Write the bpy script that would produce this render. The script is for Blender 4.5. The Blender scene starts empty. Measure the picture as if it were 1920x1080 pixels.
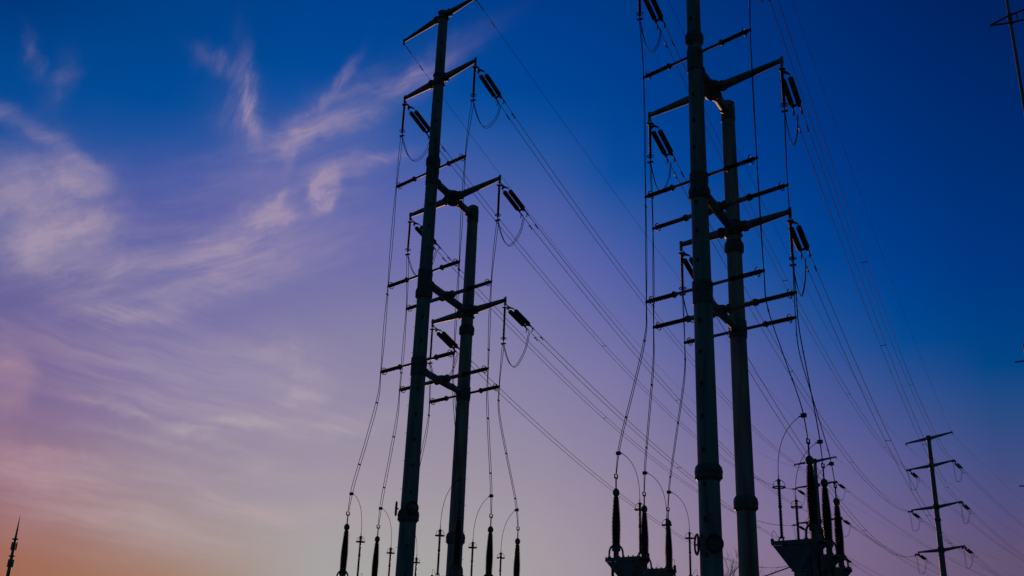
import bpy, math, random
from mathutils import Vector, Matrix
R = math.radians
S = bpy.context.scene
COL = S.collection
random.seed(7)

# ------------------------------------------------------------------ camera
F = 1920.0                      # focal length in pixels of the 1920 px wide photograph
EYE = 1.6
_u = Vector((190.0, 5040.0, -F)).normalized()       # world up seen from the camera (pitch 20.8, small roll)
_fw = Vector((0, 0, -1.0))
_y = (_fw - _u*_fw.dot(_u)).normalized()
_x = _y.cross(_u)
CM = Matrix((_x, _y, _u))                           # camera -> world
cam = bpy.data.cameras.new('camera'); cam.sensor_width = 36; cam.lens = 36
cam.clip_start = .1; cam.clip_end = 20000
co = bpy.data.objects.new('camera', cam); COL.objects.link(co)
co.matrix_world = Matrix.Translation((0, 0, EYE)) @ CM.to_4x4()
S.camera = co
S.view_settings.view_transform = 'Standard'; S.view_settings.look = 'None'
S.view_settings.exposure = 0; S.view_settings.gamma = 1

def ray(px, py):
    v = CM @ Vector((px-960, 540-py, -F)); return v/math.hypot(v.x, v.y)
def proj(d):
    c = CM.transposed() @ Vector(d); return 960+F*c.x/-c.z, 540-F*c.y/-c.z, -c.z
def azel(px, py):
    r = ray(px, py); return math.degrees(math.atan2(r.x, r.y)), math.degrees(math.atan(r.z))
def pol(az, D, z=0.0):
    return Vector((math.sin(R(az))*D, math.cos(R(az))*D, z))
def high(px, py, D): return ray(px, py).z*D+EYE

# ------------------------------------------------------------------ sky (world): colour by compass bearing and elevation
def lin(c):
    c = c/255.0
    return c/12.92 if c <= .04045 else ((c+.055)/1.055)**2.4
SKY = [  # bearing column (photo x) -> list of (photo y, sRGB)
 (30,  [(0,(0,54,122)),(100,(0,70,142)),(200,(4,75,150)),(300,(44,84,158)),(500,(86,88,152)),(700,(112,98,150)),(800,(130,105,140)),(900,(145,108,125)),(1000,(158,105,97)),(1070,(160,100,76))]),
 (330, [(0,(0,64,135)),(200,(0,75,150)),(260,(34,82,158)),(350,(75,89,164)),(500,(96,98,164)),(700,(128,116,164)),(800,(145,130,160)),(900,(155,138,154)),(1000,(162,143,142)),(1070,(164,130,115))]),
 (590, [(0,(0,65,140)),(150,(0,76,154)),(210,(40,84,162)),(300,(76,94,168)),(500,(110,109,168)),(600,(130,125,165)),(700,(141,132,165)),(900,(160,149,164)),(1000,(165,160,162)),(1070,(165,163,163))]),
 (850, [(0,(0,63,139)),(180,(0,74,154)),(240,(36,84,160)),(350,(80,96,168)),(500,(110,111,168)),(600,(129,125,165)),(700,(141,133,165)),(900,(158,148,162)),(1000,(165,160,162)),(1070,(166,165,163))]),
 (1040,[(0,(0,58,135)),(200,(0,70,150)),(260,(26,80,156)),(400,(80,95,165)),(500,(98,104,168)),(700,(130,124,165)),(900,(152,141,162)),(1000,(160,150,163)),(1070,(163,153,160))]),
 (1160,[(0,(0,56,130)),(200,(0,65,145)),(340,(6,76,156)),(400,(48,85,160)),(500,(80,95,167)),(700,(122,116,164)),(900,(144,132,159)),(1070,(157,143,157))]),
 (1460,[(0,(0,45,115)),(300,(0,58,138)),(480,(0,72,151)),(560,(36,80,154)),(640,(66,87,155)),(750,(90,94,154)),(900,(118,106,152)),(1000,(128,112,148)),(1070,(132,110,140))]),
 (1660,[(0,(0,38,103)),(300,(0,50,125)),(500,(0,62,140)),(630,(0,74,147)),(700,(46,79,146)),(850,(88,90,147)),(1000,(112,98,138)),(1070,(117,97,130))]),
 (1870,[(0,(0,33,92)),(300,(0,44,112)),(500,(0,52,125)),(690,(0,68,132)),(760,(38,74,131)),(900,(73,78,130)),(1000,(90,80,121)),(1070,(100,83,112))]),
]
def col_at(c, y):
    st = c[1]
    if y <= st[0][0]:
        k = max(.55, 1+(y-st[0][0])/1600.0); return [v*k for v in st[0][1]]
    if y >= st[-1][0]: return list(st[-1][1])
    for (ya, a), (yb, b) in zip(st, st[1:]):
        if ya <= y <= yb:
            t = (y-ya)/(yb-ya); return [p+(q-p)*t for p, q in zip(a, b)]
def sky_px(x, y):
    if x <= SKY[0][0]: return col_at(SKY[0], y)
    if x >= SKY[-1][0]: return col_at(SKY[-1], y)
    for a, b in zip(SKY, SKY[1:]):
        if a[0] <= x <= b[0]:
            t = (x-a[0])/(b[0]-a[0]); return [p+(q-p)*t for p, q in zip(col_at(a, y), col_at(b, y))]
W = bpy.data.worlds.new('World'); S.world = W; W.use_nodes = True
NT = W.node_tree; NT.nodes.clear()
def nd(t, **k):
    n = NT.nodes.new(t)
    for a, v in k.items(): setattr(n, a, v)
    return n
def put(sock, v):
    if hasattr(v, 'links') or hasattr(v, 'is_output'): NT.links.new(v, sock)
    else: sock.default_value = v
def math_(op, a, b=None, c=None, clamp=False):
    n = nd('ShaderNodeMath', operation=op, use_clamp=clamp)
    for i, v in enumerate((a, b, c)):
        if v is not None: put(n.inputs[i], v)
    return n.outputs[0]
def mixc(f, a, b):
    n = nd('ShaderNodeMix', data_type='RGBA'); put(n.inputs[0], f); put(n.inputs[6], a); put(n.inputs[7], b); return n.outputs[2]
def smooth(v, lo, hi, a=0.0, b=1.0):
    n = nd('ShaderNodeMapRange', interpolation_type='SMOOTHSTEP'); put(n.inputs[0], v)
    for i, q in enumerate((lo, hi, a, b)): n.inputs[i+1].default_value = q
    return n.outputs[0]
tc = nd('ShaderNodeTexCoord'); sep = nd('ShaderNodeSeparateXYZ'); NT.links.new(tc.outputs['Generated'], sep.inputs[0])
AZ = math_('MULTIPLY', math_('ARCTAN2', sep.outputs[0], sep.outputs[1]), 57.29578)
EL = math_('MULTIPLY', math_('ARCSINE', sep.outputs[2]), 57.29578)
EPOS = math_('DIVIDE', math_('ADD', EL, 4.0), 94.0, clamp=True)
DARK = [(-4,(28,34,36)),(0,(52,68,76)),(6,(38,68,82)),(20,(10,54,74)),(45,(0,42,66)),(90,(0,30,54))]
def dark(el):
    for (a, p), (b, q) in zip(DARK, DARK[1:]):
        if a <= el <= b: return [x+(y-x)*(el-a)/(b-a) for x, y in zip(p, q)]
def ramp(az, mixdark):
    n = nd('ShaderNodeValToRGB'); cr = n.color_ramp; cr.interpolation = 'LINEAR'
    els = [-4, 1.5]+[3+1.6*i for i in range(23)]+[42, 48, 60, 90]
    cols = []
    for e in els:
        d = pol(az, math.cos(R(e)), math.sin(R(e)))
        if mixdark >= 1: c = dark(e)
        else:
            x, y, w = proj(d)
            if w <= .05: x, y = (1870 if az > 0 else 30), 0
            if e > 44: x, y = 960, -300-(e-44)*12
            c = sky_px(x, max(-700, y)); dk = dark(e); c = [p+(q-p)*mixdark for p, q in zip(c, dk)]
        cols.append([lin(v) for v in c]+[1])
    while len(cr.elements) < len(els): cr.elements.new(.5)
    for k, e in enumerate(els): cr.elements[k].position = (e+4)/94.0
    for k, c in enumerate(cols): cr.elements[k].color = c
    NT.links.new(EPOS, n.inputs[0]); return n.outputs[0]
BEAR = [(-180,1),(-110,1),(-70,.6),(-48,.15)]+[(-34+4*i,0) for i in range(18)]+[(48,.2),(70,.6),(110,1),(180,1)]
base = None; pa = None
for a, m in BEAR:
    c = ramp(a, m)
    if base is None: base = c
    else: base = mixc(math_('DIVIDE', math_('SUBTRACT', AZ, float(pa)), float(a-pa), clamp=True), base, c)
    pa = a
# cirrus: soft patches placed by bearing and elevation, broken into filaments by warped noise
KX = .93
comb = nd('ShaderNodeCombineXYZ'); put(comb.inputs[0], math_('MULTIPLY', AZ, KX)); put(comb.inputs[1], EL)
P0 = comb.outputs[0]
def noise(vec, scale, detail, rough, dist=0.0, out=0):
    n = nd('ShaderNodeTexNoise'); put(n.inputs['Vector'], vec); n.inputs['Scale'].default_value = scale
    n.inputs['Detail'].default_value = detail; n.inputs['Roughness'].default_value = rough; n.inputs['Distortion'].default_value = dist
    return n.outputs[out]
def vm(op, a, b=None, s=None):
    n = nd('ShaderNodeVectorMath', operation=op); put(n.inputs[0], a)
    if b is not None: put(n.inputs[1], b)
    if s is not None: n.inputs['Scale'].default_value = s
    return n
def rotmap(vec, ang, sx, sy):
    n = nd('ShaderNodeMapping', vector_type='POINT'); put(n.inputs[0], vec); n.inputs['Rotation'].default_value[2] = R(-ang)
    m = nd('ShaderNodeMapping', vector_type='POINT'); put(m.inputs[0], n.outputs[0]); m.inputs['Scale'].default_value = (sx, sy, 1)
    return m.outputs[0]
def centred(col, k):
    return vm('SCALE', vm('SUBTRACT', col, (.5, .5, .5)).outputs[0], s=k).outputs[0]
wA = vm('ADD', P0, centred(noise(P0, .14, 3, .5, out=1), 2.0)).outputs[0]
wB = vm('ADD', wA, centred(noise(P0, .7, 7, .62, out=1), 1.3)).outputs[0]
fil1 = noise(rotmap(wA, 24, .13, .85), 1.0, 10, .62, .15)       # filaments rising to the right
fil2 = noise(rotmap(wA, -10, .09, 1.0), 1.0, 10, .60, .12)       # flat filaments lower down
fil3 = noise(rotmap(wA, 80, .25, 1.1), 1.0, 10, .62, .2)        # nearly upright fibres
puff = noise(rotmap(wB, 30, .32, .6), 1.0, 10, .62, .1)
F1, F2, F3, FP = (smooth(v, .33, .73) for v in (fil1, fil2, fil3, puff))
FS = math_('ADD', math_('ADD', math_('MULTIPLY', F1, .34), math_('MULTIPLY', FP, .26)), .30)
def patch(px, py, rl, rs, ang, k, fil, hard=False):
    a0, e0 = azel(px, py); c = Vector((a0*KX, e0, 0))
    def to(dx, dy):
        a, e = azel(px+dx, py+dy); return Vector((a*KX, e, 0))-c
    ca, sa = math.cos(R(ang)), math.sin(R(ang))
    ax = to(20*ca, -20*sa)/20; ay = to(20*sa, 20*ca)/20
    A = ax/ax.length_squared/rl; B = ay/ay.length_squared/rs
    d = vm('SUBTRACT', wB, tuple(c)).outputs[0]
    u = vm('DOT_PRODUCT', d, tuple(A)).outputs['Value']; v = vm('DOT_PRODUCT', d, tuple(B)).outputs['Value']
    q = math_('ADD', math_('MULTIPLY', u, u), math_('MULTIPLY', v, v))
    if hard: q = math_('MULTIPLY', q, q)
    g = math_('POWER', 2.71828, math_('MULTIPLY', q, -1.0))
    return math_('MULTIPLY', math_('MULTIPLY', g, k), math_('ADD', math_('MULTIPLY', fil, .80), .22))
PATCH = [
 (70,392,140,112,-14,.58,FS,True),(128,462,92,44,20,.36,FS,True),(150,335,58,42,-38,.42,FS,True),(110,470,110,50,16,.35,F1),(185,520,80,26,10,.35,F1),(90,400,150,110,0,.3,FP),
 (466,185,78,19,98,.64,F3),(422,125,52,20,150,.36,F3),(476,225,34,13,95,.45,F3),(440,210,50,40,100,.3,F3),
 (700,185,165,24,24,.66,F1),(590,225,115,28,32,.46,F1),(600,250,160,50,28,.2,FS),(795,145,55,15,20,.4,F1),(625,165,62,10,52,.5,F3),(542,280,55,14,75,.55,F3),
 (618,352,42,27,68,1.4,FP,True),(640,318,70,40,25,.4,F1),(512,392,54,18,26,.8,FS),(512,388,56,20,28,.6,F1),(546,402,22,12,15,.7,FS),(530,372,24,8,50,.5,FS),
 (440,440,180,58,18,.55,F1),(470,400,90,40,30,.3,FP),(330,510,220,55,12,.42,F1),(380,540,170,30,8,.3,F2),(580,480,150,40,20,.22,F1),(710,293,70,12,8,.4,F2),(400,330,150,45,20,.2,F1),
 (8,702,68,60,100,.62,FS,True),(70,868,135,40,-20,.5,FS,True),(20,830,60,60,0,.3,FS),(240,583,110,16,-6,.75,F2),(330,577,40,12,-24,.6,F2),(545,680,48,62,60,.55,FP),(575,735,34,40,70,.4,FP),(570,748,50,16,10,.4,F2),
 (445,803,110,15,7,.8,F2),(640,802,95,20,10,.75,F2),(280,785,190,9,-26,.5,F1),(330,850,200,11,-20,.5,F2),(480,905,130,12,-2,.45,F2),(490,875,40,16,0,.4,FP),(500,960,150,20,-8,.5,F2),
 (300,650,330,60,-8,.4,F2),(330,740,330,60,-14,.42,F2),(200,900,280,60,-16,.45,F2),(420,1010,330,50,-6,.3,F2),(130,960,200,40,-18,.4,F2),(90,890,120,40,-20,.35,F2),
 (55,95,40,12,100,.2,F3),(105,155,44,22,70,.24,FP),(25,215,80,13,-32,.45,F1),(80,250,80,18,-38,.4,F1)]
den = None
for p in PATCH:
    g = patch(*p); den = g if den is None else math_('ADD', den, g)
den = math_('MINIMUM', den, .85)
ccr = nd('ShaderNodeValToRGB'); NT.links.new(math_('DIVIDE', EL, 40.0, clamp=True), ccr.inputs[0])
for k, (p, c) in enumerate([(0,(192,142,125)),(.12,(186,164,164)),(.35,(176,164,176)),(.55,(168,150,174)),(1,(140,124,172))]):
    if k > 1: ccr.color_ramp.elements.new(p)
    e = ccr.color_ramp.elements[k]; e.position = p; e.color = [lin(v) for v in c]+[1]
pink = math_('MULTIPLY', smooth(AZ, -26.5, -19.0, 1.0, 0.0), smooth(EL, 13.0, 20.0, 1.0, 0.0))
cc = mixc(math_('MULTIPLY', pink, .8), ccr.outputs[0], tuple(lin(v) for v in (176,134,148))+(1,))
skyc = mixc(den, base, cc)
bg = nd('ShaderNodeBackground'); put(bg.inputs[0], skyc); bg.inputs[1].default_value = 1.0
wo = nd('ShaderNodeOutputWorld'); NT.links.new(bg.outputs[0], wo.inputs[0])
W.cycles.sampling_method = 'MANUAL'; W.cycles.sample_map_resolution = 512

# ------------------------------------------------------------------ sun, just at the horizon behind the pylons
sl = bpy.data.lights.new('sun', 'SUN'); sl.energy = 2.2; sl.angle = R(.6); sl.color = (1, .5, .24)
so = bpy.data.objects.new('sun', sl); COL.objects.link(so)
so.rotation_euler = (-pol(-2, math.cos(R(1.5)), math.sin(R(1.5)))).to_track_quat('-Z', 'Y').to_euler()

# ------------------------------------------------------------------ materials
def mat(name, c, rough=.6, metal=0.0, var=.25, scale=6.0, bump=0.0, streak=False):
    m = bpy.data.materials.new(name); m.use_nodes = True; t = m.node_tree; b = t.nodes['Principled BSDF']
    n = t.nodes.new('ShaderNodeTexNoise'); n.inputs['Scale'].default_value = scale; n.inputs['Detail'].default_value = 6
    g = t.nodes.new('ShaderNodeTexCoord'); mp = t.nodes.new('ShaderNodeMapping')
    t.links.new(g.outputs['Object'], mp.inputs[0]); t.links.new(mp.outputs[0], n.inputs['Vector'])
    if streak: mp.inputs['Scale'].default_value = (1, 1, .12)
    r = t.nodes.new('ShaderNodeValToRGB'); t.links.new(n.outputs[0], r.inputs[0])
    r.color_ramp.elements[0].position = .3; r.color_ramp.elements[1].position = .7
    r.color_ramp.elements[0].color = [v*(1-var) for v in c]+[1]; r.color_ramp.elements[1].color = [min(1, v*(1+var)) for v in c]+[1]
    t.links.new(r.outputs[0], b.inputs['Base Color'])
    b.inputs['Roughness'].default_value = rough; b.inputs['Metallic'].default_value = metal
    if bump:
        bn = t.nodes.new('ShaderNodeBump'); bn.inputs['Strength'].default_value = bump; t.links.new(n.outputs[0], bn.inputs['Height']); t.links.new(bn.outputs[0], b.inputs['Normal'])
    return m
STEEL = mat('galvanised_steel', (.17,.19,.185), .62, .25, .5, 3.0, .15, True)
DSTEEL = mat('weathered_steel', (.10,.105,.10), .6, .3, .3, 5)
BRKT = mat('painted_steel', (.12,.13,.13), .6, .1, .3, 4)
SIL = mat('brown_silicone', (.035,.022,.018), .55, 0, .2, 9)
PORC = mat('dark_porcelain', (.04,.028,.022), .4, 0, .2, 6)
ALU = mat('weathered_cable', (.05,.052,.055), .9, 0, .15, 20)
RUB = mat('black_cable', (.02,.02,.02), .6, 0, .2, 12)
BARK = mat('bark', (.075,.058,.045), .9, 0, .3, 9)
GRASS = mat('dry_grass', (.07,.075,.035), .95, 0, .5, .35, .4)
GRAVEL = mat('gravel', (.2,.19,.17), .95, 0, .4, 9, .5)
CONC = mat('concrete', (.3,.29,.27), .9, 0, .2, 3)

# ------------------------------------------------------------------ mesh helpers
class MB:
    def __init__(s): s.v = []; s.f = []
    def add(s, v, f):
        o = len(s.v); s.v += [Vector(p) for p in v]; s.f += [tuple(i+o for i in q) for q in f]
    def box(s, c, size, axes=None):
        ax = axes or (Vector((1,0,0)), Vector((0,1,0)), Vector((0,0,1))); c = Vector(c); h = [d/2 for d in size]
        v = [c+ax[0]*h[0]*i+ax[1]*h[1]*j+ax[2]*h[2]*k for i in (-1,1) for j in (-1,1) for k in (-1,1)]
        s.add(v, [(0,1,3,2),(4,6,7,5),(0,4,5,1),(2,3,7,6),(0,2,6,4),(1,5,7,3)])
    def tube(s, pts, rad, n=8, cap=True, up=None):
        pts = [Vector(p) for p in pts]; k = len(pts)
        rad = rad if isinstance(rad, (list, tuple)) else [rad]*k
        t0 = (pts[1]-pts[0]).normalized(); u = up or (Vector((0,0,1)) if abs(t0.z) < .9 else Vector((1,0,0)))
        v = []
        for i in range(k):
            t = (pts[min(i+1, k-1)]-pts[max(i-1, 0)]).normalized()
            u = u-t*u.dot(t); u.normalize(); w = t.cross(u)
            for j in range(n):
                a = 2*math.pi*j/n; v.append(pts[i]+(u*math.cos(a)+w*math.sin(a))*rad[i])
        f = [(i*n+j, i*n+(j+1) % n, (i+1)*n+(j+1) % n, (i+1)*n+j) for i in range(k-1) for j in range(n)]
        if cap: f += [tuple(range(n))[::-1], tuple(range((k-1)*n, k*n))]
        s.add(v, f)
    def lathe(s, prof, o=(0,0,0), axis=(0,0,1), n=14):
        o = Vector(o); a = Vector(axis).normalized()
        s_ = Vector((0,0,1)) if abs(a.z) < .9 else Vector((1,0,0)); u = (s_-a*s_.dot(a)).normalized(); w = a.cross(u)
        v = [o+a*h+(u*math.cos(2*math.pi*j/n)+w*math.sin(2*math.pi*j/n))*max(r, 1e-4) for r, h in prof for j in range(n)]
        k = len(prof)
        f = [(i*n+j, i*n+(j+1) % n, (i+1)*n+(j+1) % n, (i+1)*n+j) for i in range(k-1) for j in range(n)]
        f += [tuple(range(n))[::-1], tuple(range((k-1)*n, k*n))]
        s.add(v, f)
    def ring(s, c, axis, rr, r, n=24, m=6, sx=1.0):
        c = Vector(c); a = Vector(axis).normalized(); b = Vector((0,0,1)) if abs(a.z) < .9 else Vector((1,0,0))
        u = (b-a*b.dot(a)).normalized(); w = a.cross(u); v = []
        for i in range(n):
            p = 2*math.pi*i/n; d = u*math.cos(p)+w*math.sin(p)
            for j in range(m):
                q = 2*math.pi*j/m; v.append(c+d*(rr+r*math.cos(q))+a*(r*math.sin(q)))
        s.add(v, [(i*m+j, ((i+1) % n)*m+j, ((i+1) % n)*m+(j+1) % m, i*m+(j+1) % m) for i in range(n) for j in range(m)])
    def prism(s, poly, d):                       # poly: 3-D outline, extruded by vector d
        n = len(poly); d = Vector(d); v = [Vector(p)-d/2 for p in poly]+[Vector(p)+d/2 for p in poly]
        s.add(v, [tuple(range(n))[::-1], tuple(range(n, 2*n))]+[(i, (i+1) % n, (i+1) % n+n, i+n) for i in range(n)])
    def build(s, name, m, parent=None, at=None, sharp=35):
        me = bpy.data.meshes.new(name); o0 = Vector(at) if at is not None else Vector((0,0,0))
        me.from_pydata([tuple(p-o0) for p in s.v], [], s.f); me.update()
        me.polygons.foreach_set('use_smooth', [True]*len(me.polygons)); me.set_sharp_from_angle(angle=R(sharp))
        me.materials.append(m); o = bpy.data.objects.new(name, me); COL.objects.link(o)
        if parent: o.parent = parent
        return o
def tag(o, label, cat, group=None):
    o['label'] = label; o['category'] = cat
    if group: o['group'] = group
    return o
def thing(name, loc, label, cat, group=None):
    o = bpy.data.objects.new(name, None); o.empty_display_size = .2; COL.objects.link(o); o.location = loc
    return tag(o, label, cat, group)
def copy_tree(o, parent=None):
    c = o.copy(); COL.objects.link(c)
    if parent: c.parent = parent
    for ch in [k for k in bpy.data.objects if k.parent == o]: copy_tree(ch, c)
    return c
def spline(P, n=10):
    P = [Vector(p) for p in P]; out = []
    for i in range(len(P)-1):
        a, b, c, d = P[max(i-1, 0)], P[i], P[i+1], P[min(i+2, len(P)-1)]
        for k in range(n):
            t = k/n; out.append(.5*((2*b)+(c-a)*t+(2*a-5*b+4*c-d)*t*t+(3*b-a-3*c+d)*t**3))
    return out+[P[-1]]

# ------------------------------------------------------------------ ground
g = MB(); N = 40
for i in range(N+1):
    for j in range(N+1): g.v.append(Vector(((i/N-.5)*9000, (j/N-.5)*9000+1500, 0)))
g.f = [(i*(N+1)+j, (i+1)*(N+1)+j, (i+1)*(N+1)+j+1, i*(N+1)+j+1) for i in range(N) for j in range(N)]
o = g.build('ground', GRASS); o['kind'] = 'structure'
g = MB(); g.add([(-32,34,.004),(40,26,.004),(52,62,.004),(-20,86,.004)], [(0,1,2,3)])
o = g.build('gravel_yard', GRAVEL); o['kind'] = 'structure'

# ------------------------------------------------------------------ near twin-pole pylons
AZA = 135.0
AD = pol(AZA, 1)                                         # arm direction, pointing right and towards the camera
LF, LR, RF, RR = pol(-5.22, 55), pol(-2.57, 59.85), pol(11.28, 42.5), pol(13.2, 47.3)
LM, RM = (LF+LR)/2, (RF+RR)/2
SIDE = {-1: 'left', 1: 'right'}
def shed_profile(L, r0, r1, pitch, alt=1.0):
    p = [(r0*1.3, 0), (r0*1.3, .05), (r0, .05)]; n = int((L-.1)/pitch)
    for i in range(n):
        z = .06+i*pitch; q = r1*(alt if i % 2 else 1.0)
        p += [(r0, z), (q, z+pitch*.42), (q, z+pitch*.55), (r0, z+pitch*.8)]
    return p+[(r0, L-.05), (r0*1.3, L-.05), (r0*1.3, L)]
def pole_profile(p, z0, z1, d0, k, n=16):
    b = MB(); zs = [z0+(z1-z0)*i/8 for i in range(9)]
    b.tube([p+Vector((0,0,z)) for z in zs], [(d0-k*z)/2 for z in zs], n); return b
def flange(p, z, r, root, name='flange'):
    b = MB(); h = .34
    b.lathe([(r*1.002,-h),(r*1.03,-h),(r*1.18,-.24),(r*1.25,-.2),(r*1.25,-.02),(r*1.29,-.02),(r*1.29,.03),(r*1.26,.03),(r*1.26,.045),(r*1.29,.045),(r*1.29,.1),(r*1.25,.12),(r*1.22,.22),(r*1.03,h),(r*1.0,h)], p+Vector((0,0,z)), n=24)
    for i in range(20):
        a = 2*math.pi*i/20; d = Vector((math.cos(a), math.sin(a), 0)); t = Vector((-d.y, d.x, 0))
        b.box(p+d*(r*1.15)+Vector((0,0,z-.12)), (r*.22,.045,.24), (d, t, Vector((0,0,1))))
        b.tube([p+d*(r*1.18)+Vector((0,0,z+.08)), p+d*(r*1.18)+Vector((0,0,z+.2))], .03, 6)
    b.build(name, DSTEEL, root, root.location)
def node(p, z, r, root, dirs, h=.8):
    """welded joint with bolted stubs where arms and beams meet"""
    b = MB(); c = p+Vector((0,0,z))
    b.lathe([(r*.96,-h/2),(r*1.04,-h/2+.02),(r*1.26,-h/2+.06),(r*1.26,-h/2+.11),(r*1.08,-h/2+.15),(r*1.08,h/2-.15),(r*1.26,h/2-.11),(r*1.26,h/2-.06),(r*1.04,h/2-.02),(r*.96,h/2)], c, n=16)
    for d, q in dirs:
        b.tube([c+d*r*.6, c+d*(r+.32)], q*1.02, 12)
        b.lathe([(q*1.0,0),(q*1.28,.0),(q*1.28,.05),(q*1.24,.05),(q*1.24,.06),(q*1.28,.06),(q*1.28,.11),(q,.11)], c+d*(r+.26), d, 16)
        for i in range(10):
            a = 2*math.pi*i/10; s_ = Vector((0,0,1)); w = d.cross(s_); e = c+(s_*math.cos(a)+w*math.sin(a))*q*1.14
            b.tube([e+d*(r+.22), e+d*(r+.4)], .02, 6)
    b.build('joint', DSTEEL, root, root.location)
def arm_part(a, b_, r0, r1, root, name='crossarm'):
    m = MB(); d = (b_-a).normalized(); side = Vector((-d.y, d.x, 0)).normalized(); up = side.cross(d)*-1
    up = Vector((0,0,1))
    m.tube([a, a+(b_-a)*.5, b_], [r0, (r0+r1)/2, r1], 12)
    m.lathe([(r1*.98,0),(r1*1.12,0),(r1*1.12,.04),(r1*.9,.04)], b_-d*.03, d, 12)
    m.box(b_+Vector((0,0,-.06))+d*.02, (.16,.04,r1*2+.30), (d, side, up))
    m.build(name, STEEL, root, root.location)
def post_side(c, d, L, root, rad, thick):
    """horizontal post insulator on a steel stub: one side"""
    m = MB(); s0 = L*.47
    m.tube([c+d*rad*.7, c+d*s0], [thick, thick*.92], 10)
    m.lathe([(thick,0),(thick*1.45,0),(thick*1.45,.05),(thick,.05)], c+d*(s0-.05), d, 12)
    m.build('bracket_arm', STEEL, root, root.location)
    m = MB(); m.lathe(shed_profile(L-s0-.08, .06, .115, .055, .8), c+d*s0, d, 10)
    o = m.build('post_insulator', SIL, root, root.location)
    m = MB(); m.ring(c+d*(L-.3), d, .2, .022)
    for k in (-1, 1): m.tube([c+d*(L-.3)+Vector((0,0,.2*k)), c+d*(L-.12)], .012, 5)
    m.build('grading_ring', DSTEEL, o)
    m = MB(); m.ring(c+d*(s0+.08), d, .15, .02); m.lathe([(.05,0),(.15,.0),(.15,.02),(.05,.02)], c+d*(s0+.07), d, 14)
    m.build('ring', DSTEEL, o)
    m = MB(); m.tube([c+d*(L-.12), c+d*L], .035, 6); m.box(c+d*L, (.09,.06,.13), (d, Vector((-d.y,d.x,0)), Vector((0,0,1))))
    m.build('clamp', DSTEEL, o)
    for ch in o.children:
        ch.data.transform(Matrix.Translation(-Vector(root.location)))
    return c+d*L
TIP = {}; POST = {}
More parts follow.
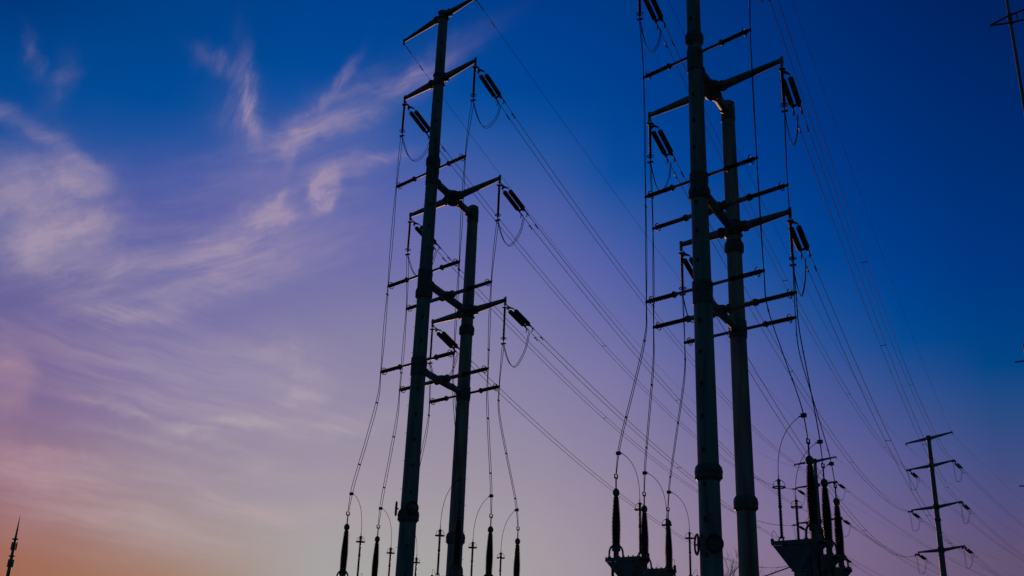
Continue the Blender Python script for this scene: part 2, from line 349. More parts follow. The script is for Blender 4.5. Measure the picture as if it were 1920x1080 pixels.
def near_pylon(key, pf, pr, pm, label, fl_f, fl_r, hang_px):
    root = thing('power_pylon', pf, label, 'power pylon', 'twin-pole pylons in front')
    df, kf, dr, kr = .985, .0098, .95, .0098
    rf = lambda z: (df-kf*z)/2
    rr = lambda z: (dr-kr*z)/2
    ztop, z1, z2, z3, z4 = 40.75, 36.0, 29.2, 22.65, 17.45
    b = pole_profile(pf, 0, ztop+.25, df, kf); b.build('pole', STEEL, root, root.location)
    b = pole_profile(pr, 0, z2+.55, dr, kr); b.lathe([(rr(z2)*1.05,0),(rr(z2)*1.05,.06),(rr(z2)*.7,.16),(.02,.2)], pr+Vector((0,0,z2+.54)), n=16)
    b.build('pole', STEEL, root, root.location)
    for z in fl_f: flange(pf, z, rf(z), root)
    for z in fl_r: flange(pr, z, rr(z), root)
    BD = (pr-pf).normalized()
    # beams between the two poles
    for z in (z2, z3, z4):
        m = MB(); q = .23 if z > z4 else .2
        m.tube([pf+BD*rf(z)*.6+Vector((0,0,z)), pr-BD*rr(z)*.6+Vector((0,0,z))], q, 12); m.build('cross_beam', STEEL, root, root.location)
        m = MB()
        m.lathe([(rf(z)*1.02,-.42),(rf(z)*1.1,-.4),(rf(z)*1.1,.4),(rf(z)*1.02,.42)], pf+Vector((0,0,z)), n=16)
        m.lathe([(q,0),(q*1.25,0),(q*1.25,.1),(q,.1)], pf+BD*(rf(z)+.2)+Vector((0,0,z)), BD, 14)
        m.build('beam_collar', DSTEEL, root, root.location)
        if z != z3:
            m = MB(); m.lathe([(rr(z)*1.02,-.45),(rr(z)*1.1,-.43),(rr(z)*1.1,.4),(rr(z)*1.02,.42)], pr+Vector((0,0,z)), n=16)
            m.lathe([(q,0),(q*1.25,0),(q*1.25,.1),(q,.1)], pr-BD*(rr(z)+.2)+Vector((0,0,z)), -BD, 14)
            m.build('beam_collar', DSTEEL, root, root.location)
    # crossarms
    for lv, p, z, r, hl, hr in (('g', pf, ztop, rf(ztop), 3.85, 3.0), (1, pf, z1, rf(z1), 3.25, 3.25), (2, pm, z2, .30, 4.05 if key == 'L' else 3.85, 4.05 if key == 'L' else 3.85), (3, pr, z3, rr(z3), 3.25 if key == 'L' else 3.1, 3.25 if key == 'L' else 3.1)):
        q0 = .2 if lv == 'g' else .225
        dirs = [(AD, q0), (-AD, q0)]
        if lv == 2: dirs += [(BD, .23), (-BD, .23)]
        node(p, z, r, root, dirs, .62 if lv == 'g' else .85)
        for s, h in ((-1, hl), (1, hr)):
            d = AD*s; c = p+Vector((0,0,z)); tip = c+d*h+Vector((0,0,.04))
            if lv == 'g': tip.z -= .15 if s < 0 else .05
            arm_part(c+d*(r+.3), tip, q0, .12 if lv != 'g' else .085, root)
            TIP[f'{key}{lv}{s}'] = tip+Vector((0,0,-.2))
    # horizontal post insulators that hold the down leads
    for lv, p, z, r, h, th in ((1, pf, z2+.55, rf(z2), 3.05, .075), (1, pf, z3+.5, rf(z3), 3.02, .075), (1, pf, z4+.4, rf(z4), 3.05, .075),
                             (2, pm, z3+.1, .25, 3.75, .12), (2, pm, z4+.12, .25, 3.8, .12), (3, pr, z4-.05, rr(z4), 3.05, .08)):
        c = p+Vector((0,0,z)); m = MB()
        m.lathe([(r*1.02,-.2),(r*1.13,-.2),(r*1.13,.2),(r*1.02,.2)], c, n=16)
        if lv == 2:
            m.tube([c-AD*.45, c+AD*.45], .17, 12)
            for s in (-1, 1): m.lathe([(.12,0),(.24,0),(.24,.08),(.12,.08)], c+AD*s*.42, AD*s, 14)
        m.build('clamp_collar', DSTEEL, root, root.location)
        for s in (-1, 1):
            if key == 'L' and lv == 1: h = 3.38 if s < 0 else 2.86
            e = post_side(c, AD*s, h, root, r, th)
            POST.setdefault(f'{key}{lv}{s}', []).append(e)
    # climbing steps on the side of each pole of the left pylon
    if key == 'L':
        for p, zt, rad in ((pf, 40, rf), (pr, z2, rr)):
            d1 = pol(-68 if p is pf else 112, 1)
            for i in range(int((zt-7)/.76)):
                z = 7+i*.76; dd = d1.copy(); dd.rotate(Matrix.Rotation(.15 if i % 2 else -.15, 3, 'Z')); m = MB()
                m.tube([p+dd*rad(z)*.95+Vector((0,0,z)), p+dd*(rad(z)+.09)+Vector((0,0,z)), p+dd*(rad(z)+.095)+Vector((0,0,z+.04))], .011, 5)
                m.build('climbing_step', DSTEEL, root, root.location)
    # ladder sockets along the front of the front pole
    d1 = pol(180-9 if key == 'L' else 180+35, 1)
    for i in range(25):
        z = 5+i*1.4; m = MB(); m.box(pf+d1*(rf(z)+.012)+Vector((0,0,z)), (.06,.10,.17), (d1, Vector((-d1.y,d1.x,0)), Vector((0,0,1))))
        m.build('step_socket', RUB, root, root.location)
    # footing
    m = MB()
    for p, r in ((pf, rf(0)), (pr, rr(0))): m.lathe([(r*1.9,0),(r*1.9,.35),(r*1.7,.42),(r*1.1,.42),(r*1.45,.5),(r*1.45,.56),(r,.6)], p, n=24)
    m.build('footing', CONC, root, root.location)
    return root
hf = lambda px, ys, D: [high(px, y, D) for y in ys]
near_pylon('L', LF, LR, LM, 'nearest left twin-pole steel power pylon, its whole top crossarm in view', [high(812,304,55), high(797,551,55), high(768,968,55), 2.2], [high(874,620,59.85), high(854,1010,59.85), 2.4], None)
near_pylon('R', RF, RR, RM, 'largest twin-pole steel power pylon, its front pole cut off by the top edge', [high(1303,74,42.5), high(1313,363,42.5), high(1331,887,42.5), 2.2], [high(1377,465,47.3), high(1394,945,47.3), 2.4], None)

# ------------------------------------------------------------------ distant single-pole pylons
PA, PB = pol(22.78, 175), pol(16.95, 195)
def far_pylon(key, p, az, dz, label):
    root = thing('power_pylon', p, label, 'power pylon', 'single-pole pylons in the distance')
    d0 = pol(az, 1); rad = lambda z: .59-.0072*z
    b = MB(); zs = [0,8,16,24,32,39.9+dz]; b.tube([p+Vector((0,0,z)) for z in zs], [rad(z) for z in zs], 12); b.build('pole', STEEL, root, p)
    for z in (9, 27+dz):
        m = MB(); r = rad(z); m.lathe([(r,-.3),(r*1.3,-.08),(r*1.3,.08),(r,.3)], p+Vector((0,0,z)), n=16); m.build('flange', DSTEEL, root, p)
    for lv, z, h, hl, hr in (('g', 39.9+dz, 4.4, -.1, .25), (1, 35.5+dz, 4.2, .0, .25), (2, 29.0+dz, 4.65, .02, .3), (3, 22.4+dz, 4.25, .0, .3)):
        m = MB(); r = rad(z); m.lathe([(r,-.45),(r*1.3,-.3),(r*1.3,.3),(r,.45)], p+Vector((0,0,z)), n=12); m.build('joint', DSTEEL, root, p)
        for s, rise in ((-1, hl), (1, hr)):
            tip = p+d0*s*h+Vector((0,0,z+rise)); m = MB()
            m.tube([p+d0*s*r*.7+Vector((0,0,z)), p+d0*s*(r+.3)+Vector((0,0,z)), tip], [.3,.27,.12], 10)
            m.box(tip+Vector((0,0,-.12)), (.14,.14,.45)); m.build('crossarm', STEEL, root, p)
            TIP[f'{key}{lv}{s}'] = tip+Vector((0,0,-.25))
    return root
far_pylon('A', PA, 150, 0, 'distant single-pole pylon at the right with four crossarms against open sky')
far_pylon('B', PB, 139, .9, 'distant single-pole pylon half hidden behind the nearest sealing ends')
NEXT = pol(39, 210)
far_pylon('C', PA+NEXT, 139, 0, 'farthest pylon of the right-hand line, beyond the right edge')
far_pylon('D', PB+NEXT, 139, .9, 'farthest pylon of the line behind, near the right edge')

# ------------------------------------------------------------------ tension insulators (double disc strings) : local +X runs along the line
def make_tension():
    root = thing('tension_insulator', (0,0,0), '', 'insulator')
    X = Vector((1,0,0)); m = MB()
    m.tube([(0,0,0),(.55,0,0)], .03, 6); m.ring((.12,0,0), (0,1,0), .07, .022, 12, 5); m.ring((.42,0,0), (0,0,1), .06, .02, 12, 5)
    m.build('link', DSTEEL, root)
    m = MB(); m.prism([(.52,-.06,0),(.52,.06,0),(.78,.23,0),(.85,.2,0),(.72,0,0),(.85,-.2,0),(.78,-.23,0)], (0,0,.04))
    for s in (-1, 1): m.tube([(.82,.205*s,0),(1.16,.185*s,0)], .022, 6)
    m.build('yoke_plate', DSTEEL, root)
    for s in (-1, 1):
        p = []
        for i in range(14):
            z = i*.142; p += [(.06,z),(.14,z+.035),(.143,z+.06),(.115,z+.085),(.065,z+.1)]
        m = MB(); m.lathe(p+[(.03,2.06)], (1.14,.185*s,0), X, 14); m.build('disc_string', PORC, root)
    m = MB(); m.prism([(3.16,-.24,0),(3.16,.24,0),(3.24,.26,0),(3.42,.21,0),(3.42,.16,0),(3.27,0,0),(3.42,-.16,0),(3.42,-.21,0),(3.24,-.26,0)], (0,0,.05)); m.build('yoke_plate', DSTEEL, root)
    for s in (-1, 1):
        m = MB(); m.tube([(3.38,.2*s,0),(3.6,.2*s,0),(3.98,.2*s,0)], [.025,.045,.038], 8); m.ring((3.45,.2*s,0), (0,1,0), .06, .018, 12, 5)
        m.tube([(3.66,.2*s,0),(3.7,.2*s,-.12),(3.64,.2*s,-.3)], .03, 6); m.build('dead_end_clamp', DSTEEL, root)
    return root
TL = 3.98
T0 = make_tension(); T_used = False
def orient(o, d):
    d = d.normalized(); y = Vector((0,0,1)).cross(d).normalized(); z = d.cross(y)
    o.rotation_euler = Matrix((d, y, z)).transposed().to_euler()
def tension(p, d, label, group):
    global T_used
    o = T0 if not T_used else copy_tree(T0)
    T_used = True
    o.location = p; orient(o, d); tag(o, label, 'insulator', group); return o
# ------------------------------------------------------------------ conductors
def sag_curve(a, b, sag, n=48):
    return [a+(b-a)*t+Vector((0,0,-4*sag*t*(1-t))) for t in [i/n for i in range(n+1)]]
ENDS = {}
TWN = {'L': 'left near pylon', 'R': 'right near pylon', 'A': 'far right pylon', 'B': 'half-hidden far pylon', 'C': 'outermost right pylon', 'D': 'outermost left pylon'}
LVN = {1: 'upper', 2: 'middle', 3: 'lowest', 'g': 'top'}
def span(ka, kb, lv, s, sag, wr=.018):
    a, b = TIP[f'{ka}{lv}{s}'], TIP[f'{kb}{lv}{s}']
    side = SIDE[s]
    da = (sag_curve(a, b, sag)[1]-a).normalized(); db = (sag_curve(a, b, sag)[-2]-b).normalized()
    if lv == 'g':
        pts = sag_curve(a, b, sag); root = thing('ground_wire', a, f'thin shield wire from the {side} tip of the top arm, {TWN[ka]}', 'wire', 'shield wires')
        m = MB(); m.tube(pts, wr*.62, 5); m.build('wire', ALU, root, a)
        for q, t in ((a, da), (b, db)):
            m = MB(); m.tube([q+Vector((0,0,.12)), q, q+t*1.0], .03, 6); m.build('dead_end_clamp', DSTEEL, root, a)
            m = MB(); m.tube([q+t*2.2+Vector((0,0,-.03)), q+t*2.7+Vector((0,0,-.03))], .035, 6); m.build('damper', DSTEEL, root, a)
        return
    tension(a, da, f'double disc string, {side} tip of {LVN[lv]} arm, {TWN[ka]}' + (', trailing away' if ka in 'AB' else ''), 'tension strings on the ' + TWN[ka])
    tension(b, db, f'double disc string, {side} tip of {LVN[lv]} arm, {TWN[kb]}, camera side', 'tension strings on the ' + TWN[kb])
    sa, sb = a+da*TL*.965, b+db*TL*.965
    ENDS[f'{ka}{lv}{s}o'] = (a+da*3.66+Vector((0,0,-.28)), da); ENDS[f'{kb}{lv}{s}i'] = (b+db*3.66+Vector((0,0,-.28)), db)
    yv = Vector((0,0,1)).cross(da).normalized()
    root = thing('power_line', sa, f'twin conductors leaving the {LVN[lv]} {side} arm, {TWN[ka]}', 'power line', 'twin conductors')
    sg = sag*((sb-sa).length/(b-a).length)**2; mid = sag_curve(sa, sb, sg)
    for k in (-1, 1):
        m = MB(); m.tube([p+yv*.2*k for p in mid], wr, 6); m.build('wire', ALU, root, sa)
    for q, t in ((mid[0], (mid[1]-mid[0]).normalized()), (mid[-1], (mid[-2]-mid[-1]).normalized())):
        for k in (-1, 1):
            m = MB(); c = q+t*1.3+yv*.2*k; m.tube([c-t*.22+Vector((0,0,-.1)), c-t*.12+Vector((0,0,-.1)), c+t*.12+Vector((0,0,-.1)), c+t*.22+Vector((0,0,-.1))], [.045,.02,.02,.045], 6)
            m.box(c+Vector((0,0,-.05)), (.06,.06,.1)); m.build('damper', DSTEEL, root, sa)
    L = (sb-sa).length; nsp = 3
    for i in range(1, nsp+1):
        j = int(48*i/(nsp+1)); m = MB(); c = mid[j]; t = (mid[j+1]-mid[j]).normalized(); m.box(c, (.035,.40,.035), (t, yv, t.cross(yv))); m.build('spacer', DSTEEL, root, sa)
    return root
SAG = {'L1-1':6.2,'L11':5.6,'L2-1':5.7,'L21':5.3,'L3-1':6.0,'L31':4.0,'Lg-1':6.0,'Lg1':2.6,
       'R1-1':4.7,'R11':5.3,'R2-1':5.0,'R21':4.5,'R3-1':5.3,'R31':4.6,'Rg-1':4.7,'Rg1':2.0}
for ka, kb in (('L','B'),('R','A')):
    for lv in (1,2,3,'g'):
        for s in (-1,1): span(ka, kb, lv, s, SAG[f'{ka}{lv}{s}'])
for ka, kb in (('B','D'),('A','C')):
    for lv in (1,2,3,'g'):
        for s in (-1,1): span(ka, kb, lv, s, 8.0 if lv != 'g' else 7.0)

# jumper loops hanging under the arms of the distant pylons
for k in 'AB':
    for lv in (1,2,3):
        for s in (-1,1):
            (a, da), (b, db) = ENDS[f'{k}{lv}{s}i'], ENDS[f'{k}{lv}{s}o']
            tip = TIP[f'{k}{lv}{s}']; root = thing('jumper_loop', tip, f'slack cable loop under {SIDE[s]} tip of {LVN[lv]} arm, {TWN[k]}', 'cable', 'slack loops on the distant pylons')
            low = Vector((tip.x, tip.y, min(a.z, b.z)-2.2)); P = spline([a, a+(low-a)*.35+Vector((0,0,-.9)), low, b+(low-b)*.35+Vector((0,0,-.9)), b], 8)
            sd = pol(45, .15)
            for q in (-1, 1):
                m = MB(); m.tube([p+sd*q for p in P], .02, 5); m.build('wire', ALU, root, tip)

# ------------------------------------------------------------------ suspension insulators (jumper strings under the near arms)
SL = 2.55
def make_susp():
    root = thing('suspension_insulator', (0,0,0), '', 'insulator'); m = MB()
    m.tube([(0,0,.05),(0,0,-.28)], .025, 6); m.lathe([(.03,-.34),(.16,-.31),(.16,-.27),(.03,-.24)], n=12); m.build('link', DSTEEL, root)
    m = MB(); m.lathe([(r, -h-.3) for r, h in shed_profile(2.0, .05, .085, .05, .8)], n=10); m.build('insulator_rod', SIL, root)
    m = MB(); m.ring((0,0,-2.2), (0,0,1), .17, .022)
    for k in range(3):
        a = k*2.094; m.tube([(.17*math.cos(a),.17*math.sin(a),-2.2),(0,0,-2.32)], .012, 5)
    m.build('grading_ring', DSTEEL, root)
    m = MB(); m.tube([(0,0,-2.28),(0,0,-2.5)], .03, 6); m.box((0,0,-2.53), (.12,.3,.07)); m.build('clamp', DSTEEL, root)
    return root
S0 = make_susp(); first = True
SUSP = {}
for k in 'LR':
    for lv in (1,2,3):
        for s in (-1,1):
            o = S0 if first else copy_tree(S0); first = False
            o.location = TIP[f'{k}{lv}{s}']; o.rotation_euler.z = R(-26+90)
            tag(o, f'thin hanging rod insulator, {SIDE[s]} tip of {LVN[lv]} arm, {TWN[k]}', 'insulator', 'hanging rod insulators')
            SUSP[f'{k}{lv}{s}'] = TIP[f'{k}{lv}{s}']+Vector((0,0,-SL))

# ------------------------------------------------------------------ cable sealing ends on their pedestals. local +X points from the termination to its arrester
DECK = 6.93; TS = 1.07; TH = 3.1
def make_pedestal():
    root = thing('terminal_pedestal', (0,0,0), '', 'pedestal'); m = MB()
    m.box((.66,0,DECK-.04), (1.94,.84,.07))
    for s in (-1, 1): m.box((.66,.40*s,DECK-.125), (1.94,.05,.1))
    for i in range(8): m.box((-.25+i*.26,-.42,DECK+.02), (.05,.03,.06))
    m.build('deck', BRKT, root)
    m = MB()
    for s in (-1, 1): m.prism([(-.28,.37*s,DECK-.18),(1.6,.37*s,DECK-.18),(.97,.215*s,DECK-1.06),(.51,.215*s,DECK-1.06)], (0,.03,0))
    m.prism([(-.28,-.35,DECK-.18),(-.28,.35,DECK-.18),(.51,.2,DECK-1.06),(.51,-.2,DECK-1.06)], (.03,0,0))
    m.prism([(1.6,-.35,DECK-.18),(1.6,.35,DECK-.18),(.97,.2,DECK-1.06),(.97,-.2,DECK-1.06)], (.03,0,0))
    m.build('bracket', BRKT, root)
    m = MB(); m.tube([(.74,0,.1),(.74,0,DECK-1.06)], [.23,.2], 14); m.lathe([(.2,0),(.29,0),(.29,.06),(.2,.06)], (.74,0,DECK-1.14), n=16); m.build('post', STEEL, root)
    m = MB(); m.lathe([(.6,0),(.6,.2),(.45,.25),(.45,.3),(.25,.32)], (.74,0,0), n=20); m.build('footing', CONC, root)
    m = MB(); m.tube([(0,-.25,DECK-.1),(0,-.25,.3)], .07, 8); m.tube([(.1,.2,DECK-.1),(.1,.2,.3)], .04, 8); m.build('cable', RUB, root)
    m = MB(); m.tube([(1.6,.0,DECK+.03),(1.8,0,DECK+.05)], .02, 6); m.lathe([(.06,-.1),(.07,-.08),(.07,.06),(.05,.1)], (1.83,0,DECK+.05), n=10)
    m.tube(spline([(1.83,0,DECK+.14),(1.82,0,DECK+.4),(1.72,0,DECK+.42),(1.5,0,DECK+.1)], 6), .009, 5); m.build('surge_counter', DSTEEL, root)
    return root
def make_term():
    root = thing('cable_termination', (0,0,0), '', 'cable termination'); m = MB()
    p = [(.16,.5),(.2,.52),(.2,.56)]
    n = 36; body = lambda t: .186+.014*min(1, t/.3)-.07*max(0, (t-.42)/.58)**1.2
    for i in range(n):
        t = i/n; z = .58+t*2.06; r = body(t); p += [(r-.04,z),(r,z+.022),(r,z+.034),(r-.04,z+.05)]
    m.lathe(p+[(.09,2.66),(.09,2.70)], n=16); m.build('insulator_body', PORC, root)
    m = MB(); m.lathe([(.09,2.69),(.13,2.72),(.15,2.80),(.15,2.88),(.12,2.95),(.07,3.0),(.05,3.02)], n=16); m.build('cap', DSTEEL, root)
    m = MB(); m.tube([(0,0,3.0),(0,0,3.45)], .032, 8); m.box((0,0,3.48), (.06,.2,.06))
    for s in (-1, 1): m.tube([(0,.09*s,3.48),(0,.1*s,3.65)], .03, 6)
    m.build('connector', ALU, root)
    m = MB(); m.lathe([(.15,.3),(.19,.34),(.19,.5),(.16,.52)], n=16); m.tube([(0,0,-.05),(0,0,.34)], .12, 12)
    for k in range(4):
        a = math.pi/4+k*math.pi/2; d = Vector((math.cos(a), math.sin(a), 0))
        m.tube(spline([d*.16+Vector((0,0,.52)), d*.24+Vector((0,0,.44)), d*.29+Vector((0,0,.28)), d*.30+Vector((0,0,0))], 5), .042, 8)
        m.lathe([(.08,0),(.08,.04),(.03,.08)], d*.30, n=8)
    m.build('stand', DSTEEL, root)
    return root
def make_arr():
    root = thing('surge_arrester', (0,0,0), '', 'surge arrester'); m = MB()
    m.lathe([(r, h+.18) for r, h in shed_profile(1.15, .045, .078, .05, .85)], n=12); m.lathe([(r, h+1.4) for r, h in shed_profile(.95, .045, .078, .05, .85)], n=12)
    m.build('insulator_body', PORC, root)
    m = MB(); m.lathe([(.07,1.31),(.07,1.42)], n=12); m.build('collar', DSTEEL, root)
    m = MB(); m.lathe([(.06,2.33),(.08,2.36),(.08,2.42),(.03,2.46)], n=12); m.tube([(0,0,2.42),(0,0,2.62)], .022, 6); m.build('fitting', DSTEEL, root)
    m = MB(); m.ring((0,0,2.12), (0,0,1), .24, .028, 28, 8)
    for k in range(4):
        a = k*math.pi/2+.5; m.tube(spline([(.24*math.cos(a),.24*math.sin(a),2.12),(.19*math.cos(a),.19*math.sin(a),2.32),(.06*math.cos(a),.06*math.sin(a),2.42)], 4), .012, 5)
    m.build('grading_ring', DSTEEL, root)
    m = MB()
    for k in range(3):
        a = k*2.094+.4; m.tube([(.05*math.cos(a),.05*math.sin(a),.2),(.15*math.cos(a),.15*math.sin(a),0)], .025, 6)
    m.lathe([(.11,.14),(.11,.19)], n=12); m.build('stand', DSTEEL, root)
    return root
PED0, TER0, ARR0 = make_pedestal(), make_term(), make_arr(); first = True
H0 = 8.55
GRP = {'R1': ('right of the right near pylon', pol(16.67, 41.45), -1), 'R-1': ('left of the right near pylon', pol(6.2, 48.9), 1),
       'L1': ('right of the left near pylon', pol(-2.45, 58.2*.93), -1), 'L-1': ('left of the left near pylon', pol(-8.5, 65.4*.93), 1)}
GROUPN = {'R1': 'right row right of the right pylon', 'R-1': 'row left of the right pylon', 'L1': 'row right of the left pylon', 'L-1': 'row left of the left pylon'}
ORD = ['nearest', 'middle', 'farthest']
TOPS = {}
for gk, (where, p0, sg) in GRP.items():
    sp, row = {'R': (5.0, pol(23, 1)), 'L-1': (5.3, pol(13, 1)), 'L1': (5.1, pol(18.5, 1))}[gk if gk[0] == 'L' else 'R']
    for i in range(3):
        p = p0+row*sp*i
        if first: pe, te, ar = PED0, TER0, ARR0
        else: pe, te, ar = copy_tree(PED0), copy_tree(TER0), copy_tree(ARR0)
        first = False
        az = AZA if sg > 0 else AZA+180; rz = R(90-az)
        d = pol(az, 1)
        dk = DECK if gk[0] == 'R' else 6.35
        pe.location = p; pe.scale = (1, 1, dk/DECK); te.scale = (TS, TS, TS)
        te.location = p+Vector((0,0,dk)); ar.location = p+d*1.4+Vector((0,0,dk))
        for q in (pe, te, ar): q.rotation_euler.z = rz
        tag(pe, f'{ORD[i]} steel pedestal, row {where}', 'pedestal', 'sealing end pedestals')
        tag(te, f'{ORD[i]} thick tapered cable termination, row {where}', 'cable termination', 'cable terminations')
        tag(ar, f'{ORD[i]} slim ringed surge arrester, row {where}', 'surge arrester', 'surge arresters')
        TOPS[f'{gk[0]}{i+1}{gk[1:]}'] = (p+Vector((0,0,dk+3.6*TS)), p+d*1.4+Vector((0,0,dk+2.62)), d)

# ------------------------------------------------------------------ down leads: jumper loop, drop past the post insulators, tap to the arrester
for k in 'LR':
    for lv in (1,2,3):
        for s in (-1,1):
            key = f'{k}{lv}{s}'; hang = SUSP[key]; (cl, cd) = ENDS[key+'o']; top, arr, d = TOPS[key]
            root = thing('down_lead', hang, f'twin down lead dropping from the {LVN[lv]} {SIDE[s]} arm, {TWN[k]}', 'down lead', 'down leads')
            posts = POST.get(key, [])
            last = posts[-1] if posts else hang
            v = top-last
            P = [hang]+posts+[last+Vector((v.x*.05, v.y*.05, -1.6)), last+Vector((v.x*.42, v.y*.42, v.z*.5)), last+Vector((v.x*.86, v.y*.86, v.z*.8)), top+Vector((0,0,.02))]
            C = spline(P, 12)
            low = (hang+cl)/2; low.z = min(hang.z, cl.z)-.85
            J = spline([hang, hang+(low-hang)*.45+Vector((0,0,-.45)), low, cl+(low-cl)*.3+Vector((0,0,-.5)), cl], 8)
            sd = pol(22, .16)
            n = len(C)
            for q in (-1, 1):
                m = MB(); pts = []
                for i, p in enumerate(C):
                    w = 1.0
                    if posts:
                        w = min(1.0, .25+min((p-e).length for e in posts)/3.0)
                    w = min(w, .35+(p-top).length/2.0); pts.append(p+sd*q*w*.8)
                m.tube(pts, .017, 6); m.build('wire', ALU, root, hang)
                m = MB(); m.tube([p+sd*q*.6 for p in J], .018, 6); m.build('jumper', ALU, root, hang)
            # spacers
            for fr in (.3, .58, .78):
                p = C[int(n*fr)]; m = MB(); m.box(p, (.05,.26,.07), (Vector((sd.y,-sd.x,0)).normalized(), sd.normalized(), Vector((0,0,1)))); m.build('spacer', DSTEEL, root, hang)
            # tap
            j = min(range(n), key=lambda i: abs((C[i]-top).length-1.05) + (0 if i > n*.6 else 99)); c = C[j]
            m = MB(); m.box(c, (.2,.14,.16), (d, Vector((-d.y,d.x,0)), Vector((0,0,1)))); m.tube([c, c+d*.22+Vector((0,0,-.03))], .03, 6); m.build('tap_clamp', DSTEEL, root, hang)
            m = MB(); h = c.z-arr.z; q0 = c+d*.12; q1 = Vector((arr.x, arr.y, c.z-.22*h))
            m.tube([q0*(1-t)**2+q1*2*t*(1-t)+arr*t*t for t in [i/20 for i in range(21)]], .014, 6); m.build('tap_wire', ALU, root, hang)

# ------------------------------------------------------------------ optical cable coils on the front poles
def coil(p, az, z, rad, rc, label):
    d = pol(az, 1); c = p+d*(rad+.1)+Vector((0,0,z)); root = thing('cable_coil', c, label, 'cable coil', 'cable coils on the front poles'); t = Vector((-d.y, d.x, 0))
    m = MB()
    for i in range(5): m.ring(c+d*(.03*(i % 2)), d, rc-.05+.022*i, .02, 30, 6)
    m.build('coiled_cable', RUB, root, c)
    m = MB(); m.box(c, (.05,rc*2,.05), (d, t, Vector((0,0,1)))); m.box(c-d*.03, (.05,.05,rc*2), (d, t, Vector((0,0,1)))); m.tube([c, c-d*.13], .04, 6); m.build('cross_frame', DSTEEL, root, c)
zc = high(1335, 1022, 42.5); rz_ = (.985-.0098*zc)/2
coil(RF, 176, zc, rz_, .31, 'round cable coil facing out from the front of the thickest pole'); coil(RF, 180+88, zc, rz_, .38, 'round cable coil seen edge-on at the left of the thickest pole')
zc = high(762, 955, 55); rz_ = (.985-.0098*zc)/2*1.27
coil(LF, 160, zc, rz_, .3, 'round cable coil on the front of the left pylon at its lower flange'); coil(LF, 180+80, zc, rz_, .34, 'round cable coil seen edge-on at the left of the left pylon')

# ------------------------------------------------------------------ masts at the right edge
def mast(p, h, r, label, arms):
    root = thing('steel_mast', p, label, 'mast', 'thin masts at the right edge'); m = MB()
    m.tube([p, p+Vector((0,0,h*.5)), p+Vector((0,0,h))], [r*1.5, r*1.15, r], 10); m.build('pole', STEEL, root, p)
    for z, az, L, tri in arms:
        d = pol(az, 1); c = p+Vector((0,0,z)); m = MB()
        if tri:
            for s in (-1, 1): m.tube([c-d*L, c+d*.1+Vector((0,0,.28*s)), c+d*L*1.6+Vector((0,0,.42*s))], .07, 6)
            for t in (.35,.7,1.1,1.5): m.tube([c+d*L*t+Vector((0,0,.33)), c+d*L*t+Vector((0,0,-.33))], .04, 6)
            m.lathe([(r*1.1,-.4),(r*1.5,-.38),(r*1.5,.38),(r*1.1,.4)], c, n=12)
        else:
            m.tube([c-d*L, c+d*L], .06, 6); m.lathe([(r*1.05,-.15),(r*1.4,-.15),(r*1.4,.15),(r*1.05,.15)], c, n=12)
        m.build('crossarm', DSTEEL, root, p)
    return root
pe = pol(29.7, 60); zE = high(1894, 36, 60)
mast(pe, zE+9, .085, 'thin dark mast with a triangular crossarm at the top right corner', [(zE, 128, 1.15, True), (zE+1.9, 110, 1.6, False)])
a, e = azel(1918, 645); mast(pol(a+.05, 80), high(1918,645,80), .09, 'slim mast with a short crossarm at the right edge, halfway up', [(high(1918,677,80), 120, .75, False), (high(1918,677,80)-6, 120, .75, False)])
a, e = azel(1919, 893); mast(pol(a+.05, 110), high(1919,893,110), .1, 'slim mast tip with a short crossarm low on the right edge', [(high(1919,911,110), 120, .6, False)])

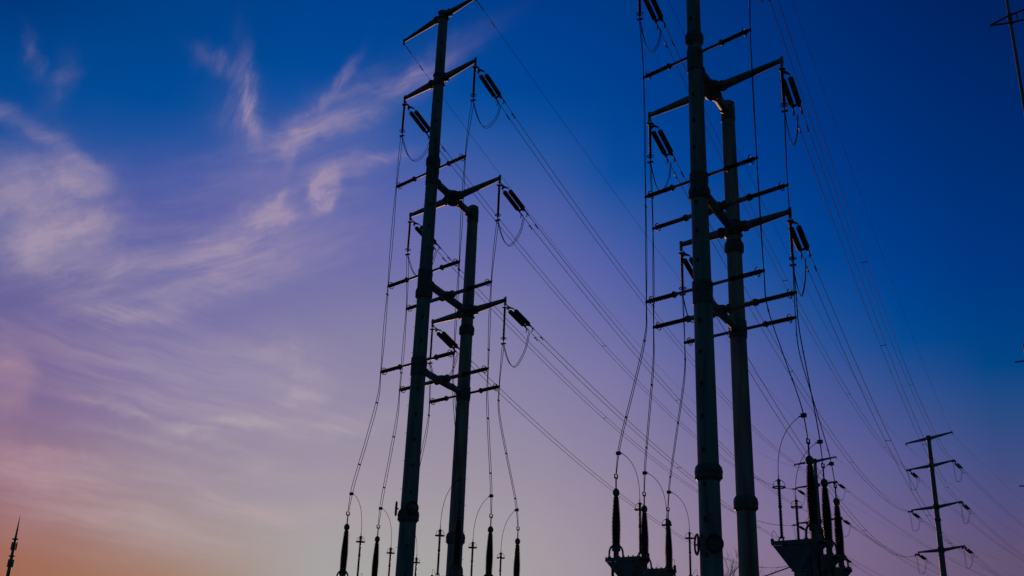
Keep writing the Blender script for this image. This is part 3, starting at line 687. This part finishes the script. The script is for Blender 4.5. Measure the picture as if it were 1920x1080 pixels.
# ------------------------------------------------------------------ telecom mast far left
pt = pol(azel(27,1020)[0], 260); ht = high(38, 966, 260)
root = thing('telecom_mast', pt, 'slim needle-topped telecom mast with two antenna rings at the lower left', 'telecom mast'); m = MB()
z1, z2 = high(28,1011,260), high(22,1043,260)
m.tube([pt, pt+Vector((0,0,z2-4)), pt+Vector((0,0,z1))], [.75,.42,.28], 12); m.build('pole', STEEL, root, pt)
m = MB(); m.tube([pt+Vector((0,0,z1-.5)), pt+Vector((0,0,z1+2)), pt+Vector((0,0,ht))], [.28,.2,.03], 8); m.build('needle', STEEL, root, pt)
for z in (z1, z2):
    m = MB(); c = pt+Vector((0,0,z)); m.lathe([(.3,-.12),(.6,-.12),(.6,.06),(.3,.06)], c, n=14); m.ring(c+Vector((0,0,.1)), (0,0,1), .65, .06); m.build('platform', DSTEEL, root, pt)
    for k in range(3):
        d = pol(k*120+40, 1); m = MB(); q = c+d*.55+Vector((0,0,-1.5)); m.box(q, (.16,.34,1.7), (d, Vector((-d.y,d.x,0)), Vector((0,0,1)))); m.tube([q-d*.3+Vector((0,0,.4)), q], .04, 5); m.tube([q-d*.3+Vector((0,0,-.4)), q], .04, 5); m.build('antenna_panel', BRKT, root, pt)

# ------------------------------------------------------------------ slanting light-coloured pole low behind the nearest pedestal
pA, pB = ray(1418,1086)*62, ray(1510,1053)*62
root = MB(); root.tube([pA+Vector((0,0,EYE))-(pB-pA)*6, pB+Vector((0,0,EYE))], [.045,.035], 8); 
o = root.build('slanting_boom', CONC, None); tag(o, 'thin slanting boom crossing behind the nearest pedestal post', 'boom')

# ------------------------------------------------------------------ bare trees behind the right pylon
def bare_tree(p, h, seed, label):
    rnd = random.Random(seed); root = thing('bare_tree', p, label, 'tree', 'bare trees behind the right pylon'); tr = MB(); tw = MB()
    def grow(b, q, d, L, r, lvl):
        n = 4; pts = [q]; dd = d.copy()
        for i in range(n):
            dd = (dd+Vector((rnd.uniform(-.16,.16), rnd.uniform(-.16,.16), rnd.uniform(.0,.12)))).normalized(); pts.append(pts[-1]+dd*L/n)
        b.tube(pts, [r*(1-.5*i/n) for i in range(n+1)], 6 if lvl < 2 else 4)
        if lvl >= 5: return
        for c in range(rnd.choice((3,3,4)) if lvl < 4 else 3):
            t = rnd.uniform(.45, 1.0) if c else 1.0; i = min(n, max(1, round(t*n)))
            a = rnd.uniform(0, 6.28); nd_ = (dd+Vector((math.cos(a), math.sin(a), rnd.uniform(.0,.5)))*rnd.uniform(.45,.85)).normalized()
            grow(tw if lvl >= 0 else tr, pts[i], nd_, L*rnd.uniform(.58,.8), max(.008, r*.5), lvl+1)
    grow(tr, p, Vector((0,0,1)), h*.34, h*.016, 0)
    zt = max(v.z for v in tw.v); k = h/zt
    for b in (tr, tw):
        for v in b.v: v.z *= k
    tr.build('trunk', BARK, root, p); tw.build('crown', BARK, root, p)
for i, (px, py, D, lb) in enumerate([(1374,1030,72,'bare twiggy tree between the two right poles'), (1282,1046,78,'bare twiggy tree left of the thickest pole'), (1262,1060,90,'smaller bare treetop beside the small counter left of the thickest pole')]):
    a, e = azel(px, py); bare_tree(pol(a, D), high(px, py, D), 11+i*5, lb)
